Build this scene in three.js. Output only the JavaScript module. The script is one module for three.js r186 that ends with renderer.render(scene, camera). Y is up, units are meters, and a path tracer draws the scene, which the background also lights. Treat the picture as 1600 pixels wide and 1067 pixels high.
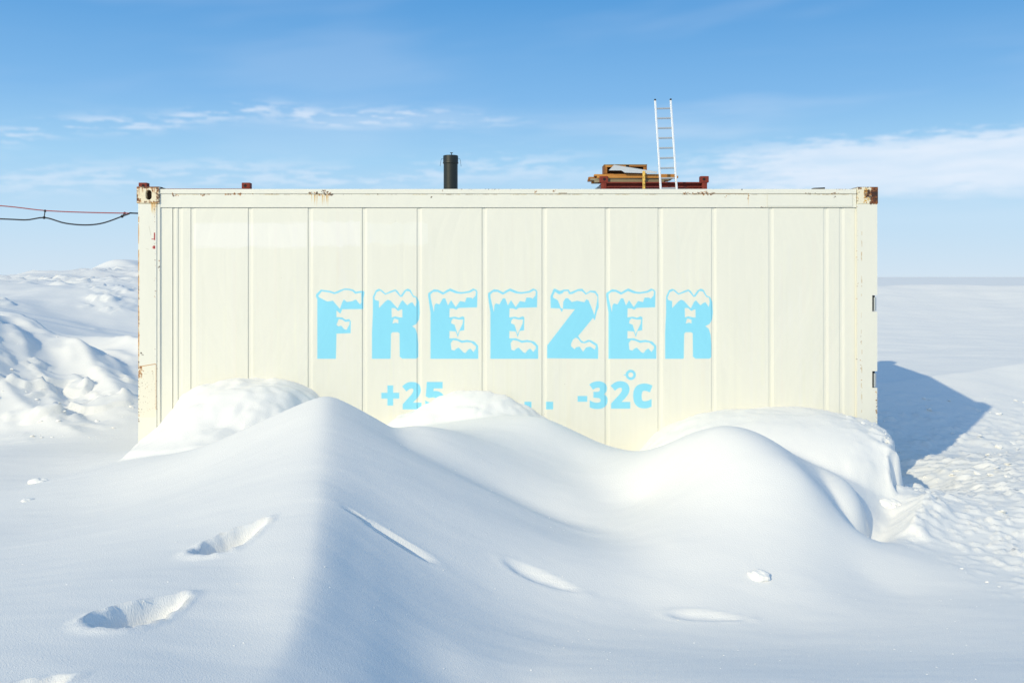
import * as THREE from 'three';
import { ImprovedNoise } from 'three/addons/math/ImprovedNoise.js';
import { mergeGeometries } from 'three/addons/utils/BufferGeometryUtils.js';
import { RoundedBoxGeometry } from 'three/addons/geometries/RoundedBoxGeometry.js';

// ---------------------------------------------------------------- camera, sky, sun, exposure
const scene = new THREE.Scene();
const camera = new THREE.PerspectiveCamera(2 * Math.atan(533.5 / 1566) * 180 / Math.PI, 1600 / 1067, 0.1, 4000);
camera.position.set(0, 1.86, 8.2);
camera.lookAt(0, 1.86, 0);
camera.setViewOffset(1600, 1067, 0, 101.5, 1600, 1067);      // lens shifted down, verticals stay upright

const renderer = new THREE.WebGLRenderer({ antialias: true });
renderer.toneMapping = THREE.LinearToneMapping;
renderer.toneMappingExposure = 1.03;
renderer.shadowMap.enabled = true;

const ELEV = 28.5 * Math.PI / 180;
const sunDir = new THREE.Vector3(-0.61 * Math.cos(ELEV), Math.sin(ELEV), 0.792 * Math.cos(ELEV)).normalize();
const sun = new THREE.DirectionalLight(0xffffff, 3.0);
sun.color.setRGB(1, 0.865, 0.57);
sun.position.copy(sunDir).multiplyScalar(60);
sun.target.position.set(0, 0, 0);
sun.castShadow = true;
sun.shadow.mapSize.set(4096, 4096);
Object.assign(sun.shadow.camera, { left: -22, right: 22, top: 18, bottom: -18, near: 1, far: 140 });
sun.shadow.radius = 1.2;
scene.add(sun, sun.target);

const noise = new ImprovedNoise();
const N = (x, y, z = 0) => noise.noise(x, y, z);
const clamp = (v, a = 0, b = 1) => Math.min(b, Math.max(a, v));
const lerp = (a, b, t) => a + (b - a) * t;
const smooth = (a, b, v) => { const t = clamp((v - a) / (b - a)); return t * t * (3 - 2 * t); };
function fbm(x, y, z, oct = 4) {
  let s = 0, a = 0.5, f = 1;
  for (let i = 0; i < oct; i++) { s += a * N(x * f, y * f, z + i * 7.3); f *= 2.03; a *= 0.5; }
  return s;
}
let seed = 1234567;
const rnd = () => { seed = (seed * 1664525 + 1013904223) >>> 0; return seed / 4294967296; };

// the air: deep blue overhead, pale at the horizon, thin streaks of cloud low over the ice
function makeSky() {
  const W = 4096, H = 2048, d = new Float32Array(W * H * 4);
  const stops = [[0, .63, .755, .865], [3, .52, .72, .89], [6.5, .36, .63, .88], [10, .215, .475, .81], [15.4, .105, .34, .70], [24, .105, .31, .62], [45, .10, .255, .51], [90, .095, .23, .46]];
  const cloudAt = (az, el) => {
    // az, el in degrees; az 0 is straight behind the container
    const streak = fbm(az * 0.20, el * 1.5 - az * 0.03, 3.1, 6), fine = fbm(az * 0.75 + 9, el * 4.5 - az * .1, 8.2, 5);
    let c = 0;
    const line = 7.15 + .146 * Math.min(13, az + 27) - .02 * Math.max(0, az + 14) + 0.45 * N(az * 0.22, 4.4);
    c += 0.55 * Math.exp(-Math.pow((el - line) / 0.45, 2)) * smooth(-0.16, 0.30, fine + streak * 0.8) * smooth(3, -6, az);
    const low = 6.1 + 0.04 * az + 0.5 * N(az * .15, 1.7);
    c += 0.42 * Math.exp(-Math.pow((el - low) / 0.75, 2)) * smooth(-0.2, 0.38, fine + streak) * smooth(9, 0, az);
    const bank = smooth(8, 17, az + fine * 7) * smooth(3.8 + streak, 5.1 + streak * .8, el + fine * .5) * smooth(7.7, 6.9, el + fine * 0.9 - (az - 20) * 0.02);
    c += 0.72 * bank * (0.75 + 0.6 * clamp(streak + .3));
    c += 0.10 * smooth(-.05, .4, fbm(az * .05 + 3, el * .25 - az * .03, 2.2, 4)) * smooth(3, 9, el) * smooth(30, 18, el);
    const veil = smooth(0.0, 0.5, fbm(az * 0.06 + 5, el * 0.5, 6.6, 5)) * smooth(1.5, 5, el) * smooth(14, 8, el);
    return clamp(c + 0.22 * veil, 0, .9);
  };
  const cosS = new THREE.Vector3();
  for (let j = 0; j < H; j++) {
    const el = ((j + .5) / H - .5) * 180, e = Math.max(0, el);
    let k = 0; while (k < stops.length - 2 && e > stops[k + 1][0]) k++;
    const t = clamp((e - stops[k][0]) / (stops[k + 1][0] - stops[k][0])), a = stops[k], b = stops[k + 1];
    const r0 = lerp(a[1], b[1], t), g0 = lerp(a[2], b[2], t), b0 = lerp(a[3], b[3], t);
    const ce = Math.cos(el * Math.PI / 180), se = Math.sin(el * Math.PI / 180);
    for (let i = 0; i < W; i++) {
      const o = (j * W + i) * 4;
      const ph = ((i + .5) / W - .5) * 2 * Math.PI;
      let r = r0, g = g0, bb = b0;
      if (el > 0) {
        cosS.set(Math.cos(ph) * ce, se, Math.sin(ph) * ce);
        const glow = Math.pow(Math.max(0, cosS.dot(sunDir)), 2.5) * 0.40;      // brighter air round the sun
        r += glow; g += glow * .95; bb += glow * .85;
        if (el < 32) {
          let az = ph * 180 / Math.PI + 90; if (az > 180) az -= 360;
          const c = cloudAt(Math.abs(az) > 90 ? Math.sign(az) * 180 - az : az, el);
          r = lerp(r, .80, c); g = lerp(g, .87, c); bb = lerp(bb, .97, c);
        }
      }
      d[o] = r; d[o + 1] = g; d[o + 2] = bb; d[o + 3] = 1;
    }
  }
  const t = new THREE.DataTexture(d, W, H, THREE.RGBAFormat, THREE.FloatType);
  t.mapping = THREE.EquirectangularReflectionMapping;
  t.magFilter = t.minFilter = THREE.LinearFilter;
  t.needsUpdate = true;
  return t;
}
const sky = makeSky();
scene.background = sky;
scene.environment = sky;

// ---------------------------------------------------------------- helpers
function mesh(name, geometry, material, parent = scene) {
  const m = new THREE.Mesh(geometry, material);
  m.name = name; m.castShadow = m.receiveShadow = true;
  parent.add(m);
  return m;
}
function thing(name, label, category, group) {
  const g = new THREE.Group(); g.name = name; g.userData = { label, category };
  if (group) g.userData.group = group;
  scene.add(g);
  return g;
}
function tag(o, label, category, group) { o.userData = { label, category }; if (group) o.userData.group = group; return o; }
function box(x0, x1, y0, y1, z0, z1, r = 0) {
  const w = x1 - x0, h = y1 - y0, d = z1 - z0;
  const g = r ? new RoundedBoxGeometry(w, h, d, 2, r) : new THREE.BoxGeometry(w, h, d);
  return g.translate((x0 + x1) / 2, (y0 + y1) / 2, (z0 + z1) / 2);
}
const std = (r, g, b, roughness = .7, metalness = 0) => { const m = new THREE.MeshStandardMaterial({ roughness, metalness }); m.color.setRGB(r, g, b); return m; };
function grainTexture(w, h, f) {
  const d = new Uint8Array(w * h * 4);
  for (let j = 0; j < h; j++) for (let i = 0; i < w; i++) {
    const v = clamp(f(i, j), 0, 1) * 255, o = (j * w + i) * 4;
    d[o] = d[o + 1] = d[o + 2] = v; d[o + 3] = 255;
  }
  const t = new THREE.DataTexture(d, w, h);
  t.wrapS = t.wrapT = THREE.RepeatWrapping; t.magFilter = THREE.LinearFilter; t.minFilter = THREE.LinearMipmapLinearFilter; t.generateMipmaps = true;
  t.needsUpdate = true;
  return t;
}

// ---------------------------------------------------------------- snow
// surveyed heights [x, z, y] of the drifts, the ploughed bank and the plain, joined by a thin-plate spline
const SURVEY = [
  [-1.79, 5.40, 0.725], [-1.43, 5.40, 0.725], [-1.09, 5.35, 0.704], [-2.99, 3.00, 0.472], [-2.66, 3.00, 0.472], [-3.58, 1.20, 0.394], [-1.97, 3.80, 0.545], [-2.26, 2.30, 0.474],
  [-3.35, 0.70, 0.385], [-4.54, 0.30, 0.407], [-4.39, -0.40, 0.361], [-3.36, 0.10, 0.412], [-2.25, 1.30, 0.626], [-2.78, 0.70, 0.519], [-0.27, 3.90, 0.300], [-0.18, 4.30, 0.311],
  [0.00, 4.35, 0.299], [0.69, 4.60, 0.400], [1.61, 4.60, 0.400], [2.07, 4.60, 0.400], [0.25, 0.50, 0.764], [0.76, 0.30, 0.523], [1.16, 0.30, 0.437], [-0.47, 0.90, 0.741],
  [-0.79, 1.30, 0.807], [-0.40, 2.00, 0.601], [-0.70, 2.70, 0.568], [-0.60, 1.90, 0.701], [0.00, 2.30, 0.285], [0.34, 2.90, 0.276], [0.64, 3.15, 0.190], [-0.15, 3.35, 0.256],
  [0.42, 1.70, 0.416], [0.46, 1.00, 0.536], [1.35, 1.60, 0.853], [1.13, 1.40, 0.740], [1.51, 1.80, 0.834], [1.66, 2.00, 0.740], [1.79, 2.10, 0.641], [1.92, 2.20, 0.450],
  [2.07, 2.15, 0.361], [1.17, 2.10, 0.582], [0.83, 1.70, 0.416], [0.89, 2.60, 0.365], [1.43, 2.60, 0.365], [1.55, 2.80, 0.246], [1.97, 2.60, 0.186], [1.30, 3.10, 0.173],
  [2.30, 3.05, 0.156], [1.94, 4.40, 0.360], [2.32, 2.15, 0.245], [2.82, 1.90, 0.178], [3.27, 1.80, 0.152], [2.33, 1.75, 0.295], [2.18, 1.95, 0.296], [2.65, 1.35, 0.360],
  [3.22, 1.00, 0.260], [3.98, 0.40, 0.226], [4.02, 1.20, 0.215], [3.57, -0.40, 0.114], [3.42, -0.30, 0.053], [4.77, -2.10, 0.097], [5.52, -3.30, 0.406], [4.83, -4.80, 0.781],
  [5.19, -4.20, 0.609], [4.52, -2.70, 0.343], [3.75, -1.60, 0.245], [7.15, -5.80, 0.653], [6.23, -4.00, 0.395], [5.11, -1.80, 0.149], [4.22, -3.30, 0.626], [7.47, -4.80, 0.465],
  [5.64, -5.40, 1.096], [6.70, -5.80, 1.252], [6.31, -7.00, 1.491], [7.87, -7.20, 1.506], [5.82, -7.00, 1.491], [9.10, -6.80, 1.448], [-4.75, -1.10, 0.328], [-4.20, -1.20, 0.341],
  [-3.58, -1.00, 0.344], [-5.64, -1.10, 0.328], [-4.83, -2.60, 0.701], [-5.31, -2.20, 0.744], [-4.29, -3.00, 0.658], [-6.25, -2.10, 0.821], [-5.82, -3.20, 1.292], [-5.45, -4.00, 1.019],
  [-5.40, -4.80, 1.022], [-4.87, -4.80, 0.988], [-6.79, -3.00, 1.374], [-7.66, -6.80, 1.400], [-6.26, -5.80, 1.073], [-5.62, -6.80, 1.017], [-7.38, -8.30, 1.460], [-6.37, -8.80, 1.502],
  [-9.45, -10.30, 1.683], [-8.94, -11.80, 1.732], [-10.79, -17.80, 1.827], [-9.75, -17.80, 1.727], [-13.24, -25.80, 2.034], [-12.38, -25.80, 1.990], [-8.30, -17.80, 1.893], [-14.05, -13.80, 1.607],
  [-1.60, 3.40, 0.540], [-1.20, 4.30, 0.640], [-1.00, 5.20, 0.660], [-1.50, 2.40, 0.550], [-1.60, 1.60, 0.580], [-0.90, 2.20, 0.550], [-0.70, 3.00, 0.420], [-0.50, 3.60, 0.320],
  [-0.40, 4.40, 0.260], [-0.50, 2.90, 0.400], [-1.00, 1.30, 0.650], [-0.30, 3.20, 0.330], [-2.00, -1.20, 0.350], [0.00, -1.20, 0.350], [2.00, -1.20, 0.300], [0.00, -5.00, 0.500],
  [-3.00, -6.00, 0.700], [3.00, -8.00, 0.700], [1.00, -14.00, 0.900], [4.00, -15.00, 0.900], [-2.50, -16.00, 1.100], [4.00, -24.00, 0.950], [-4.00, -32.00, 1.200], [5.00, -10.00, 1.200],
  [8.00, -10.50, 1.250], [8.00, -17.00, 1.050], [12.00, -18.00, 1.200], [-16.00, -26.00, 1.300], [-3.00, 7.00, 0.900], [0.00, 7.00, 0.750], [3.00, 7.00, 0.700], [-6.00, 9.00, 0.900],
  [6.00, 9.00, 0.700], [0.00, 12.00, 0.800], [-9.00, 4.00, 0.450], [9.00, 4.00, 0.200], [-12.00, -4.00, 0.900], [10.00, -4.00, 0.500], [13.00, -8.00, 1.500], [13.00, -13.00, 1.200],
  [-15.00, -12.00, 1.500],
];
const tps = (() => {
  const n = SURVEY.length, m = n + 3, A = [], U = (r2) => (r2 < 1e-12 ? 0 : 0.5 * r2 * Math.log(r2));
  for (let i = 0; i < m; i++) A.push(new Float64Array(m + 1));
  for (let i = 0; i < n; i++) {
    const [xi, zi, hi] = SURVEY[i];
    for (let j = 0; j < n; j++) { const dx = xi - SURVEY[j][0], dz = zi - SURVEY[j][1]; A[i][j] = U(dx * dx + dz * dz); }
    A[i][i] += 0.003;
    A[i][n] = A[n][i] = 1; A[i][n + 1] = A[n + 1][i] = xi; A[i][n + 2] = A[n + 2][i] = zi; A[i][m] = hi;
  }
  for (let c = 0; c < m; c++) {
    let p = c; for (let r = c + 1; r < m; r++) if (Math.abs(A[r][c]) > Math.abs(A[p][c])) p = r;
    [A[c], A[p]] = [A[p], A[c]];
    for (let r = 0; r < m; r++) if (r !== c) { const f = A[r][c] / A[c][c]; if (f) for (let k = c; k <= m; k++) A[r][k] -= f * A[c][k]; }
  }
  const w = A.map((row, i) => row[m] / row[i]);
  return (x, z) => {
    let s = w[n] + w[n + 1] * x + w[n + 2] * z;
    for (let i = 0; i < n; i++) { const dx = x - SURVEY[i][0], dz = z - SURVEY[i][1]; s += w[i] * U(dx * dx + dz * dz); }
    return s;
  };
})();
const smax = (a, b, k) => { const h = clamp(.5 + .5 * (a - b) / k); return lerp(b, a, h) + k * h * (1 - h); };
const dome = (x, z, cx, cz, rx, rz, p) => { const q = Math.pow(Math.abs((x - cx) / rx), p) + Math.pow(Math.abs((z - cz) / rz), p); return q < 1 ? Math.pow(1 - q, 1 / p) : -Math.min(1.5, q - 1); };
// boot holes: centre x, z, half length, half width, turn, depth
const HOLES = [                              // last: raggedness
  [-1.22, 3.82, .20, .085, 1.1, .11, 1.5], [-1.29, 4.70, .20, .085, 1.12, .10, 1.5], [-1.37, 5.50, .18, .07, .95, .10, 1],
  [-.58, 3.40, .22, .032, .0, .045, -.4], [.16, 3.12, .20, .045, -.12, .022, .5], [.98, 3.22, .20, .045, -.05, .014, .6],
];
function height(x, z) {
  const ax = Math.abs(x), out = Math.max(smooth(12, 17, x), smooth(14, 20, -x), smooth(-32, -44, z), smooth(9, 14, z));
  const plain = lerp(.75, 1.0, smooth(6, -22, z)) + .10 * N(x * .03, z * .05, 4.2) + .05 * N(x * .13, z * .2, 1.2);
  let h = out < 1 ? lerp(tps(x, z), plain, out) : plain;
  // right of the container: a low drift face, its crest, then a plain rising slowly to a far edge
  const D = 8.2 - z, wr = smooth(2.2, 3.4, x) * smooth(9.0, 10.3, D) * (1 - out) * (1 - smooth(24, 32, D));
  if (wr > 0) {
    const wob = .18 * N(x * .5, 1.3) + .06 * N(x * 1.7, 4.1), dc = 11.8 + .5 * (Math.min(x, 9) - 4.33) + wob, hc = .605 + .055 * (Math.min(x, 9) - 4.33), t = (D - dc + 2.3) / 2.3, e = Math.max(0, D - dc);
    const face = .09 + (hc - .09) * Math.pow(clamp(t), 1.35), end = 6.1 + .5 * N(x * .3, 7.7);
    const rise = hc + .055 * e + .0140 * e * e;
    const edge = hc + .055 * end + .0140 * end * end;
    const plainR = e < end ? rise : edge - .05 * (e - end) ** 1.5;
    const a = D < dc ? face : plainR;
    h = lerp(h, Math.max(a, .9 * smooth(18, 22, D)) + .02 * fbm(x * .6, z * 1.6, 2.7, 4), wr);
  }
  // the sharp-crested drift in the foreground: gentle to the left, steep to the right
  if (z > -.8 && z < 9 && x > -4 && x < 1.5) {
    const q = clamp(z, 1.2, 5.4), bend = .03 * N(z * .9, 3.3) + .012 * N(z * 2.3, 8.1);
    const cx = -1.41373 + .0807348 * q + .0334916 * q * q - .00468828 * q * q * q + bend, top = 1.12975 + .0377377 * q - .065889 * q * q + .00784563 * q * q * q - .75 * Math.max(0, 1.6 - z) * Math.max(0, 1.6 - z) - .10 * Math.max(0, z - 5.4);
    const s = x - cx, near4 = smooth(1.8, 4.2, z), w = lerp(.09, .10, near4) + .03 * N(z * 1.3, 5.5);
    const slope = s < 0 ? lerp(.46, .13, near4) : lerp(lerp(.60, .44, smooth(1.6, 2.3, z)), .90, smooth(2.6, 4.0, z));
    h = smax(top - slope * (Math.sqrt(s * s + w * w) - w), h, s < 0 ? .16 : lerp(.16, lerp(.10, .36, smooth(1.9, 3.2, z)), smooth(0, .3, s)));
  }
  const near = 1 - smooth(25, 60, Math.hypot(x, z));
  // piles banked up against the container
  if (z > -1.5 && z < 4 && ax < 4.5) {
    const lump = fbm(x * 2.6, z * 2.6, 5.5, 5), small = fbm(x * 9, z * 9, 2.5, 4);
    const crumb = Math.abs(fbm(x * 2.3, z * 2.3, 7.5, 3)), r = smooth(2.35, 2.85, x);
    const heap = (cx, cz, rx, rz, e) => { const q = ((x + lump * .14 - cx) / rx) ** 2 + ((z + lump * .16 - cz) / rz) ** 2; const v = Math.exp(-.8 * Math.pow(q, e)); return v - .9 * smooth(.25, 0, v); };
    let p = .33 + .68 * heap(-2.12, .05, .76, .92, 1.7) + .07 * N(x * 1.6, z * 1.6, 4.9) + lump * .05 + crumb * .08 + small * .016;
    h = smax(h, p, .22);
    p = .39 + .51 * heap(-.32, 0, .74, .50, 1.2) + lump * .05 + crumb * .08 + small * .02;
    h = smax(h, p, .035);
    p = .16 + .655 * dome(x + lump * .06, z + lump * .05, 2.08, .35, 1.12, .95, 2.4) + lump * .035 + small * .02 * r;
    const edge = 2.93 - .34 * Math.max(0, z - .6) + .05 * N(z * 2.1, 6.4) + .16 * small + .05 * fbm(z * 12, x * 5, 1.4, 3);        // broken off at the container's corner
    p = lerp(p, Math.min(p, .12), smooth(edge - .05, edge + .03, x));
    h = smax(h, p, lerp(.05, .01, r));
    // scour at the pile's foot, with a crumbling lip on its outer side
    const gx = x - 2.4, gz = z - 1.62, gu = gx * .53 - gz * .85, gv = gx * .85 + gz * .53;
    h -= .15 * Math.exp(-((gv / .13) ** 2)) * smooth(.75, .2, Math.abs(gu)) * (1 + .5 * lump);
    h += .07 * Math.exp(-(((gv - .27 - .06 * lump) / .09) ** 2)) * smooth(.6, .15, Math.abs(gu - .12)) * (1 + 1.6 * small + lump);
    p = .10 + .45 * dome(x + small * .015, z, 2.07, 1.42, .28, .46, 2.5) + small * .008;
    h = smax(h, p, .02);
  }
  if (near > 0) {
    // wind-packed surface
    h += near * (.010 * fbm(x * .9 + z * .25, z * 2.4, 1.1, 4) + .0035 * fbm(x * 4, z * 9, 3.3, 3));
    // broken crust on the right
    const rough = smooth(2.2, 3.0, x - .15 * Math.max(0, z - 1)) * smooth(-4, -2.2, z) * smooth(5.5, 3.5, z);
    if (rough > 0) { const c = fbm(x * 3.3 + z * .6, z * 6.5, 9.1, 5), k = fbm(x * 9, z * 14, 4.1, 3); h += rough * (.045 * Math.max(0, c - .02) + .016 * smooth(.08, .16, k) + .03 * Math.max(0, k) * smooth(0, .2, c) + .014 * c); }
    // ploughed bank on the left: furrows running down the face, clods at its foot
    const hill = smooth(-3.6, -4.6, x) * smooth(-.9, -1.9, z) * smooth(-36, -26, z);
    if (hill > 0) {
      const u = (x + z) * .707, v = (x - z) * .707, wv = v + .5 * N(u * .4, v * .4, 3.7);
      const fur = 1 - 2 * Math.abs(N(wv * .85, u * .16, 2.2)), c = fbm(x * .8, z * .8, 6.2, 4), k = fbm(x * 3.2, z * 3.2, 8.8, 4), k2 = fbm(x * 6, z * 6, 3.8, 3);
      const f = smooth(-5.8, -4.2, z), b = smooth(-4.5, -7, z), foot = smooth(-4.2, -2.0, z), fine = 1 - 2 * Math.abs(N(wv * 2.6, u * .5, 5.2));
      const kb = fbm(x * 2.1, z * 2.1, 8.8, 3), fur2 = 1 - 2 * Math.abs(N(wv * 1.9, u * .3, 9.2));
      const patch = smooth(-.02, .28, fbm(x * .45 + 3, z * .45, 4.6, 3) + .14 * foot), blocks = (smooth(.12, .17, kb) * (.8 + .6 * k) + .45 * smooth(.13, .18, k) * (.7 + k2)) * patch;
      h += hill * (f * (.26 * (fur - .5) + .09 * (fur2 - .5) * smooth(-.25, .2, c) + .04 * fine * smooth(-.1, .3, c) + .12 * c + (.045 + .055 * foot) * blocks + .02 * k2 * patch) + b * (.22 * fbm(x * .45, z * .45, 6.2, 3) + .06 * (fur2 - .3) * patch + .06 * blocks));
      const dq = ((x + 13.1) / 1.0) ** 2 + ((z + 25.8) / 1.4) ** 2; h += .34 * Math.exp(-dq * dq);
    }
    // soft ripples on the far slope
    h += .03 * smooth(-8, -20, z) * fbm(x * .35, z * .8, 7.7, 4);
  } 
  // wind-carved ridges out on the ice, added to brighten the far plain
  const dist = Math.hypot(x, z - 8.2), ice = smooth(24, 40, dist) * (1 - smooth(500, 1200, dist));
  if (ice > 0 && z < 0) h += ice * (.34 * (.5 - Math.abs(N(x * .05, z * .11, 3.9))) * (1 + .8 * N(x * .012, z * .02, 1.1)) + .10 * N(x * .2, z * .35, 6.1));
  // boot holes
  if (z > 2 && z < 5.5 && ax < 2.4) for (const [cx, cz, l, w, a, dp, rg] of HOLES) {
    const dx = x - cx, dz = -(z - cz), u = (dx * Math.cos(a) + dz * Math.sin(a)) / l, v = (-dx * Math.sin(a) + dz * Math.cos(a)) / (w * (1 - Math.sign(rg) * .45 * clamp(u, -1, 1)));
    const q = u * u + v * v; if (q > 2.6) continue;
    const rag = Math.abs(rg) * (fbm(x * 22, z * 22, 2.9, 3) + .5 * fbm(x * 60, z * 60, 1.9, 2));
    h -= dp * smooth(1.25, .1, q + rag * .45) * (1 + .5 * rag) * (1 - .45 * clamp(u, -1, 1));
    h += .008 * Math.abs(rg) * Math.exp(-Math.pow((q - 1.35) / .4, 2)) * (1 + rag);
  }
  return h;
}
function axis(lo, hi, segs, grow = 1.13) {              // segs: [from, to, step]; outside them steps grow to lo / hi
  const a = [];
  for (const [f, t, s] of segs) { const n = Math.max(1, Math.round((t - f) / s)); for (let i = 0; i < n; i++) a.push(f + (t - f) * i / n); }
  let v = segs[segs.length - 1][1], s = segs[segs.length - 1][2];
  while (v < hi) { a.push(v); s *= 1.13; v += s; } a.push(hi);
  const pre = []; v = segs[0][0]; s = segs[0][2];
  while (v > lo) { s *= grow; v -= s; if (v > lo) pre.push(v); } pre.push(lo);
  return pre.reverse().concat(a);
}
const snowGrain = grainTexture(512, 512, (i, j) => .5 + .34 * (rnd() - .5) * 2 + .16 * (N(i / 512 * 128, j / 512 * 128, .5)));
const snow = new THREE.MeshStandardMaterial({ roughness: .85, bumpMap: snowGrain, bumpScale: .0018 });
snow.color.setRGB(.85, .845, .825);
{
  const xs = axis(-900, 900, [[-12, -8, .06], [-8, -3.2, .03], [-3.2, 3.4, .02], [3.4, 8, .035], [8, 12, .07]]);
  const zs = axis(-1500, 80, [[-30, -18, .12], [-18, -8, .06], [-8, -1, .035], [-1, 5.2, .02]], 1.045);
  const nx = xs.length, nz = zs.length, pos = new Float32Array(nx * nz * 3), uv = new Float32Array(nx * nz * 2), idx = new Uint32Array((nx - 1) * (nz - 1) * 6);
  let p = 0, q = 0, k = 0;
  for (let j = 0; j < nz; j++) for (let i = 0; i < nx; i++) {
    pos[p++] = xs[i]; pos[p++] = height(xs[i], zs[j]); pos[p++] = zs[j];
    uv[q++] = xs[i] / .9; uv[q++] = zs[j] / .9;
  }
  for (let j = 0; j < nz - 1; j++) for (let i = 0; i < nx - 1; i++) {
    const a = j * nx + i, b = a + 1, c = a + nx, d = c + 1;
    idx[k++] = a; idx[k++] = c; idx[k++] = b; idx[k++] = b; idx[k++] = c; idx[k++] = d;
  }
  const g = new THREE.BufferGeometry();
  g.setAttribute('position', new THREE.BufferAttribute(pos, 3)); g.setAttribute('uv', new THREE.BufferAttribute(uv, 2));
  g.setIndex(new THREE.BufferAttribute(idx, 1)); g.computeVertexNormals();
  const m = mesh('snow_ground', g, snow);
  m.userData = { kind: 'structure', label: 'white snow field with wind drifts and banks around the container', category: 'snow' };
  console.log('snow', nx, nz);
}

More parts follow.
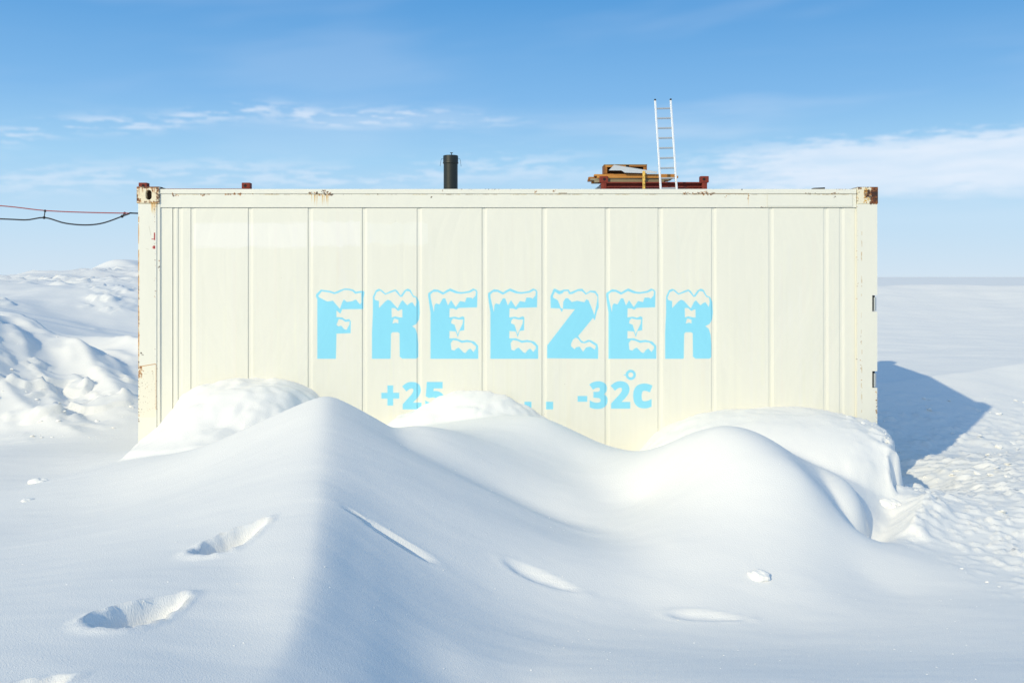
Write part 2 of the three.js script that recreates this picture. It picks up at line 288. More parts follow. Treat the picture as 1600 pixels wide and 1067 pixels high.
// ---------------------------------------------------------------- freezer container
// front face is z = 0; X, Y turn the drawing's units (191 to the metre) into metres
const S = 191, X = (u) => (u - 800) / S, Y = (v) => 1.86 - (v - 432) / S;
const DEPTH = 2.44, TOP = Y(295);
const CREAM = 'rgb(222,221,210)', BLUE = 'rgb(134,209,233)';
function paintFront() {
  const W = 2048, H = 884, cv = document.createElement('canvas'); cv.width = W; cv.height = H;
  const c = cv.getContext('2d'), k = W / 1158;
  c.fillStyle = CREAM; c.fillRect(0, 0, W, H);
  c.setTransform(k, 0, 0, k, -214 * k, -290 * k);
  // uneven, weathered paint: faint tall streaks and blotches
  for (let i = 0; i < 500; i++) {
    const x = 250 + rnd() * 1090, y = 322 + rnd() * 300, h = 30 + rnd() * 220, w = .6 + rnd() * 7;
    c.fillStyle = rnd() < .5 ? 'rgba(232,232,222,' + (.02 + rnd() * .05) + ')' : 'rgba(206,200,172,' + (.01 + rnd() * .035) + ')';
    c.fillRect(x, y, w, h);
  }
  // old markings painted over in a whiter coat
  const patch = (x0, y0, x1, y1, a) => { for (let i = 0; i < 5; i++) { c.fillStyle = 'rgba(240,241,240,' + a + ')'; const j = () => (rnd() - .5) * 7; c.beginPath(); c.moveTo(x0 + j(), y0 + j()); for (let s = 1; s <= 10; s++) c.lineTo(lerp(x0, x1, s / 10), y0 + j()); for (let s = 10; s >= 0; s--) c.lineTo(lerp(x0, x1, s / 10), y1 + j() * 1.2); c.closePath(); c.fill(); } };
  patch(300, 348, 478, 386, .07); patch(484, 346, 562, 384, .07); patch(570, 348, 668, 382, .05);
  // lettering
  const poly = (pts, x0) => { pts.forEach(([a, b], i) => { const x = x0 + a / 8.21, y = 440 + b / 8.21; i ? c.lineTo(x, y) : c.moveTo(x, y); }); c.closePath(); };
  const G = {
    F: [[[78, 992], [78, 225], [60, 190], [65, 160], [125, 102], [160, 108], [240, 118], [300, 138], [370, 108], [430, 88], [490, 90], [540, 103], [575, 130], [650, 118], [680, 122], [685, 150], [670, 215], [670, 353], [400, 355], [375, 412], [325, 370], [325, 455], [400, 460], [440, 490], [490, 480], [510, 510], [508, 663], [325, 668], [318, 992]],
      [[90, 185], [135, 125], [240, 140], [300, 160], [350, 145], [425, 107], [480, 108], [530, 122], [565, 155], [645, 142], [647, 265], [630, 295], [575, 228], [530, 250], [460, 262], [420, 228], [395, 275], [370, 350], [280, 245], [205, 255], [110, 205]],
      [[355, 480], [400, 490], [440, 518], [495, 510], [490, 555], [455, 620], [430, 615], [385, 565], [350, 575], [325, 555]]],
    R: [[[60, 992], [60, 655], [72, 400], [72, 190], [110, 110], [150, 92], [190, 110], [235, 152], [300, 120], [360, 100], [390, 120], [430, 180], [480, 110], [520, 90], [555, 105], [595, 178], [640, 200], [668, 260], [675, 400], [665, 490], [630, 545], [578, 572], [620, 605], [645, 680], [655, 800], [655, 970], [630, 990], [450, 990], [418, 965], [415, 665], [395, 650], [325, 650], [305, 670], [300, 985], [285, 992]],
      [[90, 205], [120, 135], [165, 115], [230, 168], [290, 147], [360, 120], [425, 196], [450, 192], [500, 120], [545, 125], [590, 197], [625, 205], [635, 260], [620, 325], [580, 265], [550, 275], [515, 305], [455, 238], [430, 265], [390, 345], [300, 245], [265, 232], [230, 255], [150, 340], [150, 250], [100, 235]],
      [[312, 340], [355, 340], [395, 378], [440, 355], [450, 360], [452, 460], [410, 458], [360, 445], [315, 460]],
      [[350, 475], [400, 490], [398, 540], [370, 525], [325, 540], [335, 490]]],
    E: [[[75, 992], [75, 400], [45, 190], [45, 150], [85, 120], [120, 98], [175, 106], [240, 138], [290, 105], [330, 88], [430, 130], [480, 135], [570, 120], [625, 88], [665, 105], [680, 130], [675, 330], [440, 338], [405, 362], [370, 345], [322, 345], [318, 460], [390, 450], [440, 465], [490, 445], [512, 460], [508, 625], [450, 635], [428, 715], [400, 640], [320, 635], [318, 730], [400, 728], [480, 758], [550, 750], [640, 770], [690, 825], [690, 992]],
      [[75, 165], [110, 132], [165, 130], [235, 167], [325, 120], [400, 150], [470, 157], [580, 142], [640, 110], [662, 130], [655, 180], [615, 222], [600, 205], [540, 205], [520, 262], [455, 248], [400, 328], [340, 238], [300, 305], [265, 215], [235, 215], [190, 292], [145, 278], [125, 310], [120, 395], [78, 210]],
      [[345, 500], [370, 472], [440, 487], [495, 487], [490, 540], [440, 640], [425, 680], [400, 600], [385, 555], [340, 535]],
      [[335, 790], [365, 752], [420, 760], [480, 787], [540, 777], [600, 782], [660, 832], [660, 860], [628, 905], [590, 860], [560, 875], [525, 918], [500, 910], [440, 848], [410, 860], [380, 888], [345, 875]]],
    Z: [[[88, 340], [85, 190], [125, 95], [145, 90], [205, 120], [260, 102], [320, 102], [340, 138], [440, 96], [495, 92], [545, 148], [600, 113], [665, 120], [700, 170], [707, 330], [685, 380], [655, 500], [635, 465], [442, 700], [480, 755], [515, 776], [570, 748], [610, 755], [690, 805], [700, 850], [698, 992], [42, 985], [42, 820], [400, 355], [250, 350], [230, 392], [205, 345]],
      [[118, 180], [145, 130], [195, 165], [240, 150], [260, 125], [310, 120], [325, 162], [370, 157], [440, 120], [490, 122], [540, 168], [600, 135], [660, 147], [690, 195], [685, 260], [650, 430], [630, 370], [575, 240], [550, 225], [520, 265], [430, 245], [360, 262], [310, 212], [280, 212], [250, 260], [245, 350], [220, 340], [180, 240], [120, 205]],
      [[350, 800], [375, 745], [410, 720], [440, 735], [480, 787], [530, 792], [585, 772], [660, 820], [672, 830], [655, 875], [600, 835], [545, 845], [505, 902], [460, 835], [415, 845], [395, 870], [350, 830]]],
  };
  c.fillStyle = BLUE;
  for (const [g, x0] of [['F', 485], ['R', 573], ['E', 663], ['E', 757], ['Z', 850], ['E', 942.3], ['R', 1033]]) { c.beginPath(); for (const ring of G[g]) poly(ring, x0); c.fill('evenodd'); }
  c.fillRect(604.5, 602.5, 9, 31.5); c.fillRect(595, 614, 28, 9);
  const glyph = (s, x0, x1, y0, y1) => {
    c.save(); c.font = 'bold 100px sans-serif'; c.textBaseline = 'alphabetic';
    const m = c.measureText(s), l = -m.actualBoundingBoxLeft, r = m.actualBoundingBoxRight, a = m.actualBoundingBoxAscent, d = m.actualBoundingBoxDescent, e = 6;
    c.translate(x0, y1); c.scale((x1 - x0) / (r - l + e), (y1 - y0) / (a + d + e)); c.translate(-l + e / 2, -d - e / 2);
    c.lineWidth = e; c.strokeStyle = BLUE; c.lineJoin = 'miter'; c.fillText(s, 0, 0); c.strokeText(s, 0, 0); c.restore();
  };
  glyph('2', 628, 658, 597, 640); glyph('5', 664, 694, 597, 640);
  for (const x of [785.5, 819.5, 853.5]) c.fillRect(x, 628, 11, 12);
  c.fillRect(903, 619, 15, 9);
  glyph('3', 921.5, 950.5, 595.5, 639.5); glyph('2', 955, 985.5, 595, 638.5); glyph('c', 989.5, 1020, 599.5, 638.5);
  c.beginPath(); c.arc(986.3, 586, 8, 0, 7); c.arc(986.3, 586, 4, 0, 7); c.fill('evenodd'); c.fillRect(975.5, 585.3, 4, 1.4);
  // rust, chips and runs
  const rust = ['rgba(120,62,18,', 'rgba(160,92,30,', 'rgba(70,34,14,', 'rgba(46,30,22,'];
  const spots = (x0, x1, y0, y1, n, r, al = .85, pal = rust) => { for (let i = 0; i < n; i++) { const x = lerp(x0, x1, rnd()), y = lerp(y0, y1, rnd()), s = r * (.3 + rnd()); c.fillStyle = pal[Math.floor(rnd() * pal.length)] + (al * (.5 + .5 * rnd())) + ')'; c.beginPath(); c.ellipse(x, y, s * (.6 + rnd()), s * (.4 + rnd() * .6), rnd() * 3, 0, 7); c.fill(); } };
  const run = (x, y, len, w, a, col = '196,140,60') => { const n = 16; for (let i = 0; i < n; i++) { c.fillStyle = 'rgba(' + col + ',' + a * (1 - i / n) * (.7 + .6 * rnd()) + ')'; c.fillRect(x - w / 2 + (rnd() - .5) * .5, y + len * i / n, w, len / n + .2); } };
  // weld line along the top rail
  for (let i = 0; i < 330; i++) { const x = 262 + rnd() * 1075, n = N(x * .03, 2.2), y = 303.4 + .4 * N(x * .05, 7); if (n < -.12) continue; c.fillStyle = (rnd() < .5 ? 'rgba(188,160,104,' : 'rgba(120,104,80,') + (.25 + .5 * clamp(n + .2)) + ')'; c.fillRect(x, y, 1 + rnd() * 7, .55); }
  spots(352 - 85, 362 - 85, 300, 306, 9, 1.2); spots(312, 326, 303, 305, 10, 1.1); spots(350, 376, 302.3, 304, 26, 1.2, .8, rust.slice(0, 2)); spots(345, 440, 302.6, 304, 20, .6);
  spots(482, 522, 300.5, 305, 38, 1.2); spots(500, 512, 296.5, 303, 10, 1.1);
  for (let i = 0; i < 12; i++) run(486 + rnd() * 32, 304, 10 + rnd() * 12, .7 + rnd(), .42);
  spots(455, 640, 302.8, 303.8, 30, .5); spots(673, 675, 306.5, 308.5, 3, 1.1, 1, [rust[3]]); run(691.4, 296, 4, .7, .7, '90,60,40');
  spots(718, 800, 294.6, 296, 14, .8); spots(835, 842, 297, 301, 4, .9); spots(861, 869, 297, 301, 4, 1); c.fillStyle = 'rgba(110,80,50,.8)'; c.fillRect(873, 301.2, 13, .9);
  spots(1068, 1118, 300.5, 303, 40, .9); spots(1095, 1116, 298.5, 306, 22, 1); c.fillStyle = 'rgba(140,108,70,.8)'; c.fillRect(1105, 302, 64, .6);
  spots(1169.6, 1171.6, 301, 310, 9, .8); run(1170.5, 302, 21, 1, .55, '210,150,70'); spots(1190, 1201, 323, 324.2, 9, .7); spots(1132, 1136, 305, 309, 4, .6); spots(1160, 1162, 294.5, 296, 2, 1, 1, [rust[3]]);
  spots(1258, 1276, 301, 302.2, 9, .7); spots(1300, 1312, 301, 302.6, 9, .9); spots(1304.5, 1307, 306, 309, 4, .9, 1, [rust[3]]); spots(1305, 1335, 294.5, 296, 10, .8);
  c.strokeStyle = 'rgba(190,186,168,.7)'; c.lineWidth = .6; c.strokeRect(1200, 302.5, 134, 21);
  // left casting and post
  c.fillStyle = 'rgba(226,208,168,.6)'; c.fillRect(214, 290, 34, 28);
  spots(214, 248, 290, 293.2, 90, 1.5); spots(243.5, 248, 293, 317, 90, 1.0); spots(226, 248, 314.6, 316.6, 34, 1); spots(214, 220, 309, 317, 30, 1.3); spots(214, 216, 293, 312, 24, 1.1); spots(222, 240, 293, 299, 16, 1.0);
  for (const x of [218, 223, 229, 238.5, 241]) run(x, 293, 8 + rnd() * 9, 1.1, .75, '130,70,26');
  for (let i = 0; i < 12; i++) run(236 + rnd() * 9, 316, 8 + rnd() * 16, 1 + rnd(), .4);
  for (let i = 0; i < 60; i++) { const y = 330 + rnd() * 240; c.fillStyle = 'rgba(196,140,66,' + (.25 + .4 * rnd()) + ')'; c.fillRect(214, y, 1.2 + rnd() * 1.6, 4 + rnd() * 18); }
  spots(214, 216.4, 450, 660, 120, .9); spots(214, 216, 330, 450, 24, .7); spots(240, 243, 318, 470, 26, .7, .7); spots(241, 245, 540, 640, 20, .6, .7); spots(246, 250, 400, 425, 5, .8);
  c.fillStyle = 'rgb(150,30,34)'; c.fillRect(239.8, 363.5, 1.7, 11.5); c.fillRect(236, 373, 4.6, .9); c.fillRect(238.6, 383.8, 3, 4.8); c.fillStyle = 'rgba(200,90,80,.6)'; c.fillRect(237, 385, 1.4, 3);
  spots(240, 241.5, 380, 382, 3, .7, 1, [rust[3]]);
  c.strokeStyle = 'rgba(120,110,90,.35)'; c.lineWidth = .5; c.beginPath(); c.moveTo(232, 353); c.lineTo(235, 368); c.moveTo(227, 388); c.lineTo(232, 390); c.moveTo(238, 580); c.lineTo(239, 594); c.stroke();
  spots(219, 223, 551, 557, 8, 1, .8, [rust[3]]);
  c.fillStyle = 'rgba(232,222,192,.3)'; c.fillRect(215, 572, 28, 80);
  c.strokeStyle = 'rgba(176,110,40,.9)'; c.lineWidth = .9; c.beginPath(); c.moveTo(215, 573); c.lineTo(243, 568.5); c.stroke(); c.lineWidth = .5; c.beginPath(); c.moveTo(243, 569); c.lineTo(243, 640); c.stroke();
  spots(215, 221, 572, 590, 44, 1.3, .6, rust.slice(0, 2)); spots(216, 242, 575, 650, 60, .6, .6);
  // right casting and post
  c.fillStyle = 'rgba(228,214,180,.5)'; c.fillRect(1340, 290, 32, 29);
  c.fillStyle = 'rgba(134,72,24,.85)'; c.fillRect(1361.5, 291, 11, 27); spots(1360, 1372, 291, 318, 240, 1.5); spots(1362, 1371, 300, 306, 40, 1.6, .95, rust.slice(2)); spots(1350, 1358, 293, 317, 80, 1.3, .8, ['rgba(176,112,30,', 'rgba(190,140,50,', 'rgba(110,60,20,']); spots(1355, 1359, 297, 309, 40, 1.3, .95, rust.slice(2)); spots(1341, 1346, 292, 296, 18, 1, .8); spots(1340, 1372, 290.5, 292.2, 70, 1, .95, rust.slice(2));
  spots(1340, 1343, 300, 314, 10, .6); for (const y of [298, 301.5, 304.5]) { c.fillStyle = 'rgba(50,32,22,.85)'; c.fillRect(1350.5, y, 5, 1.1); }
  for (let i = 0; i < 26; i++) { c.fillStyle = 'rgba(170,130,80,' + (.2 + .3 * rnd()) + ')'; c.fillRect(1346 + rnd() * 1.2, 345 + rnd() * 300, .8, 2 + rnd() * 9); }
  spots(1345, 1348, 500, 680, 26, .6, .6); spots(1369, 1372, 600, 680, 40, .9); spots(1340, 1342, 320, 690, 16, .5, .5);
  // a few dings over the panels
  spots(252, 1340, 330, 690, 26, .5, .4, ['rgba(120,104,80,']);
  const t = new THREE.CanvasTexture(cv); t.colorSpace = THREE.SRGBColorSpace; t.anisotropy = 8; t.magFilter = THREE.LinearFilter;
  return t;
}
const dent = grainTexture(512, 512, (i, j) => .5 + .5 * fbm(Math.sin(i / 512 * 6.2832) * 1.2 + 3, Math.cos(i / 512 * 6.2832) * 1.2 + Math.sin(j / 512 * 6.2832) * .8, Math.cos(j / 512 * 6.2832) * .8, 4));
const wavy = dent.clone(); wavy.repeat.set(3, 1); wavy.needsUpdate = true;
const front = new THREE.MeshStandardMaterial({ map: paintFront(), roughness: .42, bumpMap: wavy, bumpScale: .010 });
const cream = new THREE.MeshStandardMaterial({ color: CREAM, roughness: .45, bumpMap: dent, bumpScale: .004 });
const darkSteel = std(.02, .02, .022, .6, .3), zinc = std(.5, .53, .54, .42, .7);
function faceUV(g) {                       // uv by place on the front face
  const p = g.attributes.position, uv = new Float32Array(p.count * 2);
  for (let i = 0; i < p.count; i++) { uv[i * 2] = clamp((p.getX(i) * S + 800 - 214) / 1158, .0008, .9992); uv[i * 2 + 1] = clamp(1 - (432 + (1.86 - p.getY(i)) * S - 290) / 500, .001, .999); }
  g.setAttribute('uv', new THREE.BufferAttribute(uv, 2));
  return g;
}
function profile(pts, y0, y1) {            // a plan outline [x, z] pulled up from y0 to y1
  const s = new THREE.Shape(pts.map(([x, z]) => new THREE.Vector2(x, -z)));
  const g = new THREE.ExtrudeGeometry(s, { depth: y1 - y0, bevelEnabled: false });
  g.rotateX(-Math.PI / 2); g.translate(0, y0, 0);
  return g;
}
const container = thing('freezer_container', 'cream steel container with light blue FREEZER lettering, half buried in snow', 'container');
{
  const L = X(214), R = X(1372), y0 = 0.12, yT = Y(324);
  // side panels: each steps down behind its left neighbour and ramps up again
  const seams = [268, 276, 296, 386, 480, 565, 651, 753, 847, 946, 1029, 1113, 1203, 1289, 1314, 1338];
  const F = -.022, D = -.0275, Bk = -.07;
  mesh('panel', faceUV(profile([[X(248), F], [X(268) - .004, F], [X(268) - .004, Bk], [X(248), Bk]], y0, yT - .003)), front, container);
  for (let i = 0; i < seams.length; i++) {
    const a = X(seams[i]), b = X(i + 1 < seams.length ? seams[i + 1] : 1341), w = b - a, f1 = Math.min(.020, w * .3), f2 = Math.min(.042, w * .55);
    mesh('panel', faceUV(profile([[a, D], [a + f1, D], [a + f2, F], [b - .0015, F], [b - .0015, Bk], [a, Bk]], y0, yT - .003)), front, container);
  }
  mesh('side_wall', box(L + .03, R - .03, y0, yT, Bk - .05, Bk - .002), cream, container);
  // top rail with a proud upper flange
  mesh('top_rail', faceUV(box(X(248) + .001, X(1340) - .001, yT, Y(303), -.14, -.012, .003)), front, container);
  mesh('top_flange', faceUV(box(X(248) + .001, X(1340) - .001, Y(303) + .0015, TOP, -.14, -.006, .006)), front, container);
  mesh('rail_plate', faceUV(box(X(1200), X(1333), Y(322), Y(304), -.012, -.0085)), front, container);
  mesh('bottom_rail', faceUV(box(X(248), X(1340), 0, y0 - .003, -.14, -.008)), front, container);
  // corner posts
  const post = (x0, x1, z0, z1, m, uv) => { const g = box(x0, x1, .12, Y(318), z0, z1, .006); return mesh('corner_post', uv ? faceUV(g) : g, m, container); };
  post(L + .004, X(244), -.16, 0, front, true);
  mesh('post_flange', faceUV(box(X(244) - .002, X(248) + .004, .12, Y(318), -.08, -.008, .004)), front, container);
  post(L + .004, X(248), -DEPTH, -DEPTH + .16, cream); post(X(1340), R - .002, -DEPTH, -DEPTH + .16, cream);
  // the right post is cut away where the two hinges of the end door sit
  const hy = [[Y(487), Y(461)], [Y(606), Y(580)]], xh = X(1363.8);
  mesh('corner_post', faceUV(mergeGeometries([box(X(1340), xh, .12, Y(318), -.16, -.0005), box(xh, R - .002, hy[0][1], Y(318), -.16, -.0005), box(xh, R - .002, hy[1][1], hy[0][0], -.16, -.0005), box(xh, R - .002, .12, hy[1][0], -.16, -.0005)])), front, container);
  for (const [a, b] of hy) {
    const h = mesh('hinge', box(xh + .001, xh + .008, a + .002, b - .002, -.12, -.022), darkSteel, container);
    mesh('hinge_pin', new THREE.CylinderGeometry(.012, .012, (b - a) * .82, 16).translate(xh + .028, (a + b) / 2 - .006, -.022), zinc, h);
    mesh('hinge_leaf', box(xh + .010, R - .004, a + .004, b - .004, -.15, -.05), darkSteel, h);
  }
  // corner castings with their oval slots
  const slot = (x0, x1, y0c, y1c, hole, m, z1, uv) => {
    const s = new THREE.Shape(); s.moveTo(x0, y0c); s.lineTo(x1, y0c); s.lineTo(x1, y1c); s.lineTo(x0, y1c); s.closePath();
    const [cx, cy, rx, ry] = hole, h = new THREE.Path(); h.absellipse(cx, cy + (ry - rx), rx, rx, 0, Math.PI, false); h.absellipse(cx, cy - (ry - rx), rx, rx, Math.PI, 2 * Math.PI, false); h.closePath(); s.holes.push(h);
    const g = new THREE.ExtrudeGeometry(s, { depth: .03, bevelEnabled: true, bevelThickness: .004, bevelSize: .003, bevelOffset: -.003, bevelSegments: 2 }); g.translate(0, 0, z1 - .034);
    const c = mesh('corner_casting', uv ? faceUV(g) : g, m, container);
    mesh('casting_body', box(x0 + .001, x1 - .001, y0c, y1c - .001, z1 - .16, z1 - .09), uv ? rustPaint : m, c);
    mesh('casting_top', box(x0, x1, y1c - .02, y1c + .001, z1 - .0895, z1 - .039), uv ? rustPaint : m, c);
  };
  const rustPaint = std(.10, .05, .025, .9);
  slot(L - .006, X(248), Y(317.5), Y(291.5), [X(231.8), Y(304.5), .024, .040], front, .006, true);
  mesh('corner_casting', faceUV(box(X(1340.5), R + .003, Y(318.5), Y(292), -.16, .005, .004)), front, container);
  slot(L - .006, X(248), Y(317.5), Y(291.5), [X(231.8), Y(304.5), .024, .040], cream, -DEPTH + .12, false);
  slot(X(1340.5), R + .003, Y(317.5), Y(291.5), [X(1356), Y(304.5), .024, .040], cream, -DEPTH + .12, false);
  for (const [x0, x1] of [[L - .004, X(248)], [X(1340), R + .002]]) for (const z of [.003, -DEPTH + .16]) mesh('corner_casting', box(x0, x1, -.005, .115, z - .16, z, .004), cream, container);
  // ends, back, roof, floor
  mesh('end_wall', box(L + .01, L + .05, .0, TOP - .03, -DEPTH + .162, -.162), cream, container);
  const door = mesh('end_door', box(R - .06, R - .02, .05, TOP - .06, -DEPTH + .165, -.165), cream, container);
  for (const z of [-.75, -1.05, -1.4, -1.7]) mesh('lock_rod', new THREE.CylinderGeometry(.016, .016, 2.35, 12).translate(R - .002, 1.3, z), zinc, door);
  mesh('back_wall', box(X(248), X(1340), .0, TOP - .02, -DEPTH + .01, -DEPTH + .05), cream, container);
  mesh('roof', box(L + .05, R - .05, TOP - .05, TOP - .025, -DEPTH + .05, -.141), cream, container);
  mesh('floor', box(L + .05, R - .06, .02, .11, -DEPTH + .06, -.145), cream, container);
}

// ---------------------------------------------------------------- on the roof
{
  const t = thing('stove_pipe', 'short black flue pipe with a capped rim standing on the container roof', 'pipe');
  t.position.set(-.573, TOP - .025, -1.15);
  const black = new THREE.MeshStandardMaterial({ roughness: .48, metalness: .1, bumpMap: dent, bumpScale: .002 }); black.color.setRGB(.014, .018, .016);
  mesh('pipe', new THREE.CylinderGeometry(.066, .066, .35, 40).translate(0, .19, 0), black, t);
  const cap = mesh('cap', new THREE.LatheGeometry([[0, .438], [.066, .436], [.070, .432], [.070, .372], [.073, .370], [.073, .362], [.069, .360], [.0665, .359]].map(([a, b]) => new THREE.Vector2(a, b)), 40), black, t);
  mesh('wing_nut', mergeGeometries([new THREE.CylinderGeometry(.004, .004, .03, 8).translate(.008, .45, 0), box(-.004, .02, .458, .465, -.004, .004)]), black, cap);
  for (const s of [-1, 1]) mesh('wire_hook', new THREE.TubeGeometry(new THREE.CatmullRomCurve3([[.068, .405], [.083, .407], [.089, .395], [.098, .335]].map(([a, b]) => new THREE.Vector3(s * a, b, 0))), 16, .0016, 6), black, cap);
  mesh('flange', new THREE.CylinderGeometry(.11, .12, .02, 32).translate(0, .01, 0), black, t);
  const strip = mesh('rubber_strip', box(-.048, .048, -.006, .006, -.03, .03, .003).rotateZ(.05), std(.012, .012, .014, .7));
  strip.position.set(X(1282) , TOP + .006, -.05); tag(strip, 'small black rubber strip lying on the roof edge near the rusty right corner', 'strip');
}

// ---------------------------------------------------------------- racks, timber and ladder behind
const rustRed = new THREE.MeshStandardMaterial({ roughness: .8, map: null, bumpMap: dent, bumpScale: .003 });
{
  const cv = document.createElement('canvas'); cv.width = cv.height = 256; const c = cv.getContext('2d');
  c.fillStyle = 'rgb(112,34,20)'; c.fillRect(0, 0, 256, 256);
  for (let i = 0; i < 900; i++) { c.fillStyle = ['rgba(150,62,38,', 'rgba(84,28,20,', 'rgba(112,36,22,', 'rgba(170,84,46,'][i % 4] + (.15 + .4 * rnd()) + ')'; c.beginPath(); c.ellipse(rnd() * 256, rnd() * 256, 1 + rnd() * 9, 1 + rnd() * 5, rnd() * 3, 0, 7); c.fill(); }
  const t = new THREE.CanvasTexture(cv); t.colorSpace = THREE.SRGBColorSpace; t.wrapS = t.wrapT = THREE.RepeatWrapping; rustRed.map = t;
}
function rack(name, label, x0, x1, top, z, len) {
  const t = thing(name, label, 'rack', 'rust red steel racks behind the container');
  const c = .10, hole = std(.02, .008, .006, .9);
  for (const [x, s] of [[x0, 1], [x1, -1]]) for (const [zz, f] of [[z, 1], [z - len, -1]]) {
    mesh('post', box(x - .062, x + .062, .3, top - .15, zz - .12, zz, .008), rustRed, t);
    const k = mesh('corner_block', box(x - c, x + c, top - .15, top, zz - .17, zz + .012, .012), rustRed, t);
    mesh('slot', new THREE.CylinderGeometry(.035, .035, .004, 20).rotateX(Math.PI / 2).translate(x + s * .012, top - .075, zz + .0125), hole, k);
  }
  const b = (n, g) => mesh(n, g, rustRed, t);
  for (const zz of [z, z - len]) {
    b('top_beam', mergeGeometries([box(x0 + .063, x1 - .063, top - .165, top - .140, zz - .16, zz + .005), box(x0 + .063, x1 - .063, top - .240, top - .165, zz - .15, zz - .09), box(x0 + .063, x1 - .063, top - .258, top - .240, zz - .16, zz + .005)]));
    b('lower_beam', box(x0 + .063, x1 - .063, top - .70, top - .60, zz - .10, zz - .012, .006));
    for (const [x, s] of [[x0 + .063, 1], [x1 - .063, -1]]) { const sh = new THREE.Shape([[0, 0], [s * .36, 0], [0, -.30]].map(([a, q]) => new THREE.Vector2(x + a, top - .257 + q))); b('gusset', new THREE.ExtrudeGeometry(sh, { depth: .03, bevelEnabled: false }).translate(0, 0, zz - .07)); }
  }
  for (const x of [x0, x1]) { b('side_beam', box(x - .05, x + .05, top - .26, top - .16, z - len + .002, z - .122)); b('lower_side_beam', box(x - .05, x + .05, top - .70, top - .60, z - len + .002, z - .122)); }
  b('cross_beam', box(x0 + .052, x1 - .052, top - .258, top - .165, z - .75, z - .65));
  return t;
}
const RZ = -15.5, RT = 4.235;
rack('steel_rack', 'rust red steel rack carrying planks and a crate, behind the container', 2.175, 4.56, RT, RZ, 6);
rack('steel_rack_001', 'rust red steel rack showing only two corner blocks above the left end of the container', -8.74, -6.30, 4.08, RZ, 6);
{
  // weathered timber
  const wood = (r, g, b) => {
    const cv = document.createElement('canvas'); cv.width = 256; cv.height = 64; const c = cv.getContext('2d');
    c.fillStyle = `rgb(${r},${g},${b})`; c.fillRect(0, 0, 256, 64);
    for (let i = 0; i < 260; i++) { const k = rnd(); c.fillStyle = k < .6 ? `rgba(${r * .5 | 0},${g * .45 | 0},${b * .4 | 0},${.1 + .3 * rnd()})` : `rgba(${Math.min(255, r * 1.2) | 0},${Math.min(255, g * 1.15) | 0},${b},.25)`; c.fillRect(rnd() * 256, rnd() * 64, 20 + rnd() * 160, .5 + rnd() * 2.2); }
    const t = new THREE.CanvasTexture(cv); t.colorSpace = THREE.SRGBColorSpace;
    return new THREE.MeshStandardMaterial({ map: t, roughness: .85 });
  };
  const woods = [wood(196, 138, 66), wood(168, 112, 52), wood(140, 92, 48), wood(150, 138, 112)];
  const px = (u) => (u - 800) / 66.4, y0 = RT - .139;
  // planks lie along x on the top beams; [left, right, height of the underside, front z, thickness, width, wood]
  const planks = [
    [930, 1040, 0, -.12, .035, .20, 3, 'grey weathered plank at the bottom of the timber stack'],
    [927, 1044, 0, -.34, .035, .20, 1, 'brown plank behind the grey bottom plank of the timber stack'],
    [924, 1051, .037, -.14, .032, .19, 3, 'pale grey plank second from the bottom of the timber stack'],
    [921, 1050, .037, -.36, .032, .20, 2, 'dark brown plank second from the bottom, at the back of the stack'],
    [934, 1062, .073, -.10, .038, .22, 0, 'orange brown plank reaching farthest to the right under the ladder'],
    [922, 1056, .073, -.36, .038, .20, 1, 'brown plank in the middle of the stack sticking out to the left'],
    [930, 1060, .113, -.13, .030, .24, 0, 'orange plank on top of the stack, cut at a slant'],
    [936, 1022, .113, -.40, .034, .18, 1, 'short brown plank on top of the stack under the crate'],
  ];
  planks.forEach(([a, b, dy, dz, th0, w, m, label], i) => {
    const th = th0 * 1.35;
    const p = mesh(i ? 'plank_' + String(i).padStart(3, '0') : 'plank', new RoundedBoxGeometry(px(b) - px(a), th, w, 1, .004), woods[m]);
    p.position.set((px(a) + px(b)) / 2, y0 + dy * 1.35 + th / 2 + .001, RZ + dz - w / 2 + .05); p.rotation.y = (i % 3 - 1) * .012;
    tag(p, label, 'plank', 'planks stacked on the rust red rack');
  });
  const yt = y0 + .196;
  // open crate lying on its side
  const cr = thing('wooden_crate', 'open weathered wooden crate lying on its side on top of the planks', 'crate');
  const xl = px(945.5), xr = px(1013.5), zc = RZ - .14, h = .235;
  mesh('top_board', box(xl, xr, yt + h - .018, yt + h, zc - .5, zc + .02), woods[3], cr);
  mesh('bottom_board', box(xl + .01, xr - .01, yt, yt + .018, zc - .5, zc), woods[2], cr);
  mesh('side_board', box(xl + .002, xl + .028, yt + .019, yt + h - .019, zc - .49, zc + .01), woods[2], cr);
  mesh('side_board', box(xr - .028, xr - .002, yt + .019, yt + h - .019, zc - .49, zc + .01), woods[2], cr);
  mesh('back_board', box(xl + .03, xr - .03, yt + .019, yt + h - .019, zc - .49, zc - .465), woods[2], cr);
  mesh('batten', box(xl + .03, xl + .52, yt + h - .062, yt + h - .019, zc - .03, zc + .012), woods[0], cr);
  mesh('batten', box(xl + .60, xr - .03, yt + h - .055, yt + h - .019, zc - .03, zc + .012), woods[1], cr);
  mesh('batten', box(xl + .03, xl + .075, yt + .019, yt + h - .064, zc - .04, zc + .006), woods[1], cr);
  mesh('batten', box(xr - .085, xr - .03, yt + .019, yt + h - .064, zc - .04, zc + .006), woods[1], cr);
  // sheet of zinc leaning on the crate
  const zs = std(.52, .55, .57, .5, .35);
  const sh = new THREE.Shape([[0, -.03], [.13, .105], [1.15, -.065], [1.12, -.105], [.38, -.085], [.30, -.03]].map(([a, b]) => new THREE.Vector2(a, b)));
  const sheet = mesh('metal_sheet', new THREE.ExtrudeGeometry(sh, { depth: .006, bevelEnabled: true, bevelSize: .002, bevelThickness: .002, bevelSegments: 1 }), zs);
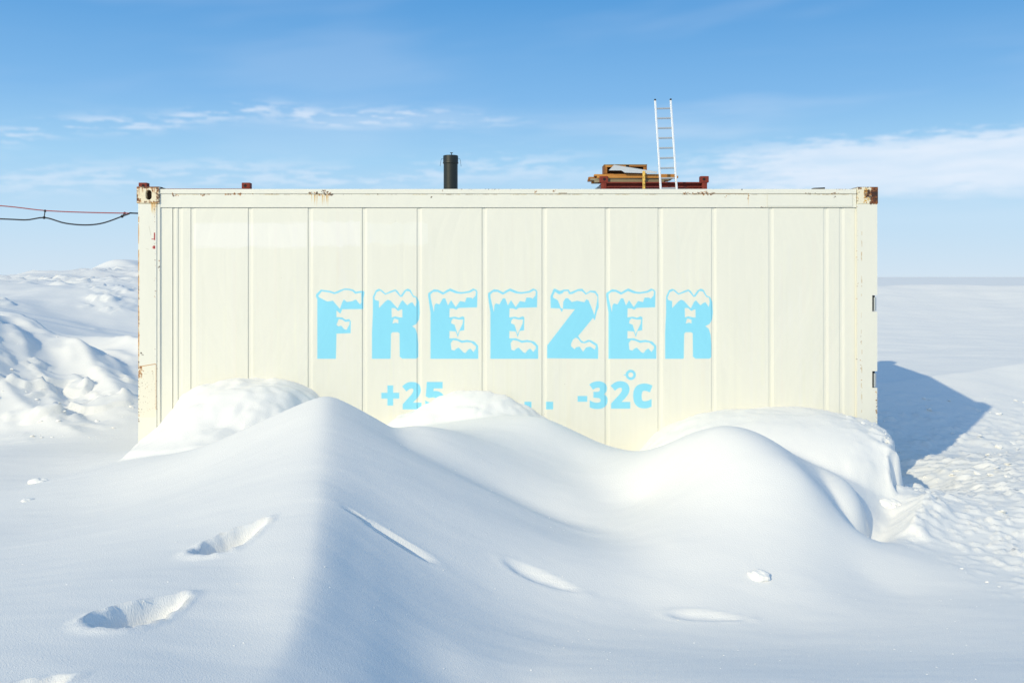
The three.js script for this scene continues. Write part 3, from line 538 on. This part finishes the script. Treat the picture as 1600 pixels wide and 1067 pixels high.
  sheet.position.set(px(952), yt + .105, RZ + .0); sheet.rotation.x = -.22; tag(sheet, 'bent grey metal sheet leaning in front of the wooden crate', 'metal sheet');
  const bt = mesh('upright_batten', box(px(1005), px(1009), RT - .58, RT + .115, RZ + .016, RZ + .045, .004), wood(226, 186, 96)); tag(bt, 'pale yellow upright wooden batten in front of the plank stack', 'batten');
  // corrugated sheets under the left end of the timber
  for (let i = 0; i < 3; i++) {
    const pts = []; for (let k = 0; k <= 24; k++) pts.push([-.0 + k * .012, .011 * Math.sin(k * 1.57)]);
    const s = new THREE.Shape([...pts, ...pts.slice().reverse().map(([a, b]) => [a, b - .006])].map(([a, b]) => new THREE.Vector2(a, b)));
    const m = mesh(i ? 'corrugated_sheet_00' + i : 'corrugated_sheet', new THREE.ExtrudeGeometry(s, { depth: .9, bevelEnabled: false }), std(.34, .40, .46, .45, .5));
    m.rotation.z = .62; m.position.set(px(921.5) - .0 + i * .05, RT - .40 + i * .012 + .0, RZ - .95);
    tag(m, ['corrugated metal sheet hanging lowest beside the left post of the plank rack', 'corrugated metal sheet in the middle of three beside the left rack post', 'corrugated metal sheet nearest the left post of the plank rack'][i], 'metal sheet', 'corrugated sheets beside the rack post');
  }
  // ladder leaning on the front beam
  const alu = std(.78, .80, .82, .38, .35), rung = std(.45, .47, .48, .45, .5), capM = std(.02, .02, .02, .6);
  const lad = thing('aluminium_ladder', 'tall aluminium ladder leaning on the rack behind the container', 'ladder');
  const foot = new THREE.Vector3(3.72, .80, -14.3), head = new THREE.Vector3(3.58, 6.03, -15.55), dir = head.clone().sub(foot), len = dir.length(), half = .185;
  lad.position.copy(foot); lad.quaternion.setFromRotationMatrix(new THREE.Matrix4().makeBasis(...(() => { const yv = dir.clone().normalize(), xv = new THREE.Vector3(1, 0, 0).addScaledVector(yv, -yv.x).normalize(); return [xv, yv, xv.clone().cross(yv)]; })()));
  for (const s of [-1, 1]) { const r = mesh('rail', box(s * half - .022, s * half + .022, 0, len, -.03, .03, .006), alu, lad); mesh('end_cap', box(s * half - .021, s * half + .021, len - .01, len + .035, -.033, .033, .006), capM, r); }
  for (let y = len - .2; y > .15; y -= .248) mesh('rung', box(-half + .018, half - .018, y - .016, y + .016, -.016, .016, .006), rung, lad);
}

// ---------------------------------------------------------------- cables on the left
{
  const blackM = std(.015, .016, .02, .6), redM = std(.30, .06, .06, .6);
  const at = (u, v, D) => new THREE.Vector3((u - 800) * D / 1566, 1.86 - (v - 432) * D / 1566, 8.2 - D);
  const end = new THREE.Vector3(-3.03, 2.50, -2.36);
  const rp = [at(-1500, 255, 13.5), at(-600, 292, 13), at(0, 321.5, 12.2), at(70, 329, 12.1), at(190, 333, 11.6), at(215, 333, 11.45), end];
  const messenger = mesh('support_wire', new THREE.TubeGeometry(new THREE.CatmullRomCurve3(rp), 160, .0065, 8), redM);
  tag(messenger, 'thin red wire strung taut to the upper left of the container', 'wire');
  const bp = [at(-1500, 262, 13.5), at(-900, 330, 13.2), at(-480, 318, 12.7), at(-200, 335, 12.4), at(0, 342, 12.2), at(40, 343.5, 12.15), at(69, 340, 12.1), at(100, 348.5, 12), at(132, 351.5, 11.85), at(160, 348.5, 11.7), at(190, 338, 11.6), at(203, 333.5, 11.5), at(215, 333.3, 11.43), end.clone().add(new THREE.Vector3(0, -.012, .01))];
  const cable = mesh('power_cable', new THREE.TubeGeometry(new THREE.CatmullRomCurve3(bp, false, 'catmullrom', .5), 260, .0085, 8), blackM);
  tag(cable, 'sagging black cable hung in loops below the red wire', 'cable');
  const tie = (name, label, a, b) => { const m = mesh(name, mergeGeometries([new THREE.TubeGeometry(new THREE.LineCurve3(a, b), 1, .006, 6), new THREE.SphereGeometry(.016, 10, 8).translate(a.x, a.y, a.z), new THREE.SphereGeometry(.018, 10, 8).translate(b.x, b.y, b.z)]), blackM); tag(m, label, 'cable tie', 'ties holding the cable to the wire'); };
  tie('cable_tie', 'small black tie joining cable and red wire, farther from the container', at(69.5, 329.5, 12.1), at(68, 340, 12.1));
  tie('cable_tie_001', 'small black tie joining cable and red wire, next to the container corner', at(194, 333, 11.6), at(190, 338, 11.6));
}

// ---------------------------------------------------------------- loose snow chunks
{
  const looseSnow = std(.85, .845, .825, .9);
  const chunk = (name, x, z, sx, sy, sz, s, label) => {
    const g = new THREE.IcosahedronGeometry(1, 4), p = g.attributes.position, v = new THREE.Vector3();
    for (let i = 0; i < p.count; i++) { v.fromBufferAttribute(p, i).normalize(); const f = 1 + .55 * fbm(v.x * 1.3 + s, v.y * 1.3, v.z * 1.3 + s, 4); p.setXYZ(i, v.x * f * sx, Math.max(-.5, v.y * f) * sy, v.z * f * sz); }
    g.computeVertexNormals();
    const m = mesh(name, g, looseSnow); m.position.set(x, height(x, z) - sy * .12, z);
    tag(m, label, 'snow chunk', 'loose chunks of snow');
  };
  chunk('snow_chunk', -3.31, 1.2, .075, .035, .05, 1.1, 'larger of two small snow chunks lying on the smooth snow at far left');
  chunk('snow_chunk_001', -3.02, 1.95, .04, .014, .04, 4.2, 'smaller flat snow chunk lying on the smooth snow at far left');
  chunk('snow_chunk_002', 1.32, 2.84, .06, .035, .05, 7.7, 'white snow chunk lying in the foreground below the right mound');
  chunk('snow_chunk_003', 2.62, 1.25, .08, .045, .07, 9.4, 'crumbly snow chunk at the foot of the right pile beside the shadow');
  // crumbs strewn over the broken crust on the right; tiny foreground bits added to imitate glints
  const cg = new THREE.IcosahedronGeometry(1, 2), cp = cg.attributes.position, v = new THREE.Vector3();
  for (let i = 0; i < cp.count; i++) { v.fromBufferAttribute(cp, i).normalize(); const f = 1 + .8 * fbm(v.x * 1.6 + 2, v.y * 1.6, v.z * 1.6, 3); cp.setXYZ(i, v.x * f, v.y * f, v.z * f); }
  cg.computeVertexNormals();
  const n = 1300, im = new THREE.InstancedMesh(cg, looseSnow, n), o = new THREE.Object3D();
  for (let i = 0; i < n; i++) {
    let x, z, k = 0; do { x = 2.6 + rnd() * 5.4; z = -3.6 + rnd() * 7.4; } while (k++ < 8 && N(x * .9, z * 1.4, 5.1) < .02);
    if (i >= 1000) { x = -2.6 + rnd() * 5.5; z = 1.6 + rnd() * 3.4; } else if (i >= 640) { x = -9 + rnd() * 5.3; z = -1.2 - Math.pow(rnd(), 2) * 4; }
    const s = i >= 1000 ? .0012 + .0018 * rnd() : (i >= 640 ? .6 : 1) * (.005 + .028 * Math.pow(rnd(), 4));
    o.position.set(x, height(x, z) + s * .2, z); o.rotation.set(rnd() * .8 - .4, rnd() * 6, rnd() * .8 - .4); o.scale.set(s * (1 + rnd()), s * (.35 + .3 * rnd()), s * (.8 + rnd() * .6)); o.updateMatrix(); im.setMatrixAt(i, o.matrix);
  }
  im.name = 'snow_crumbs_and_glints'; im.castShadow = im.receiveShadow = true; im.userData = { kind: 'stuff', label: 'small crumbs of broken snow crust and tiny added glint bits strewn on the snow', category: 'snow' }; scene.add(im);
}
renderer.render(scene, camera);
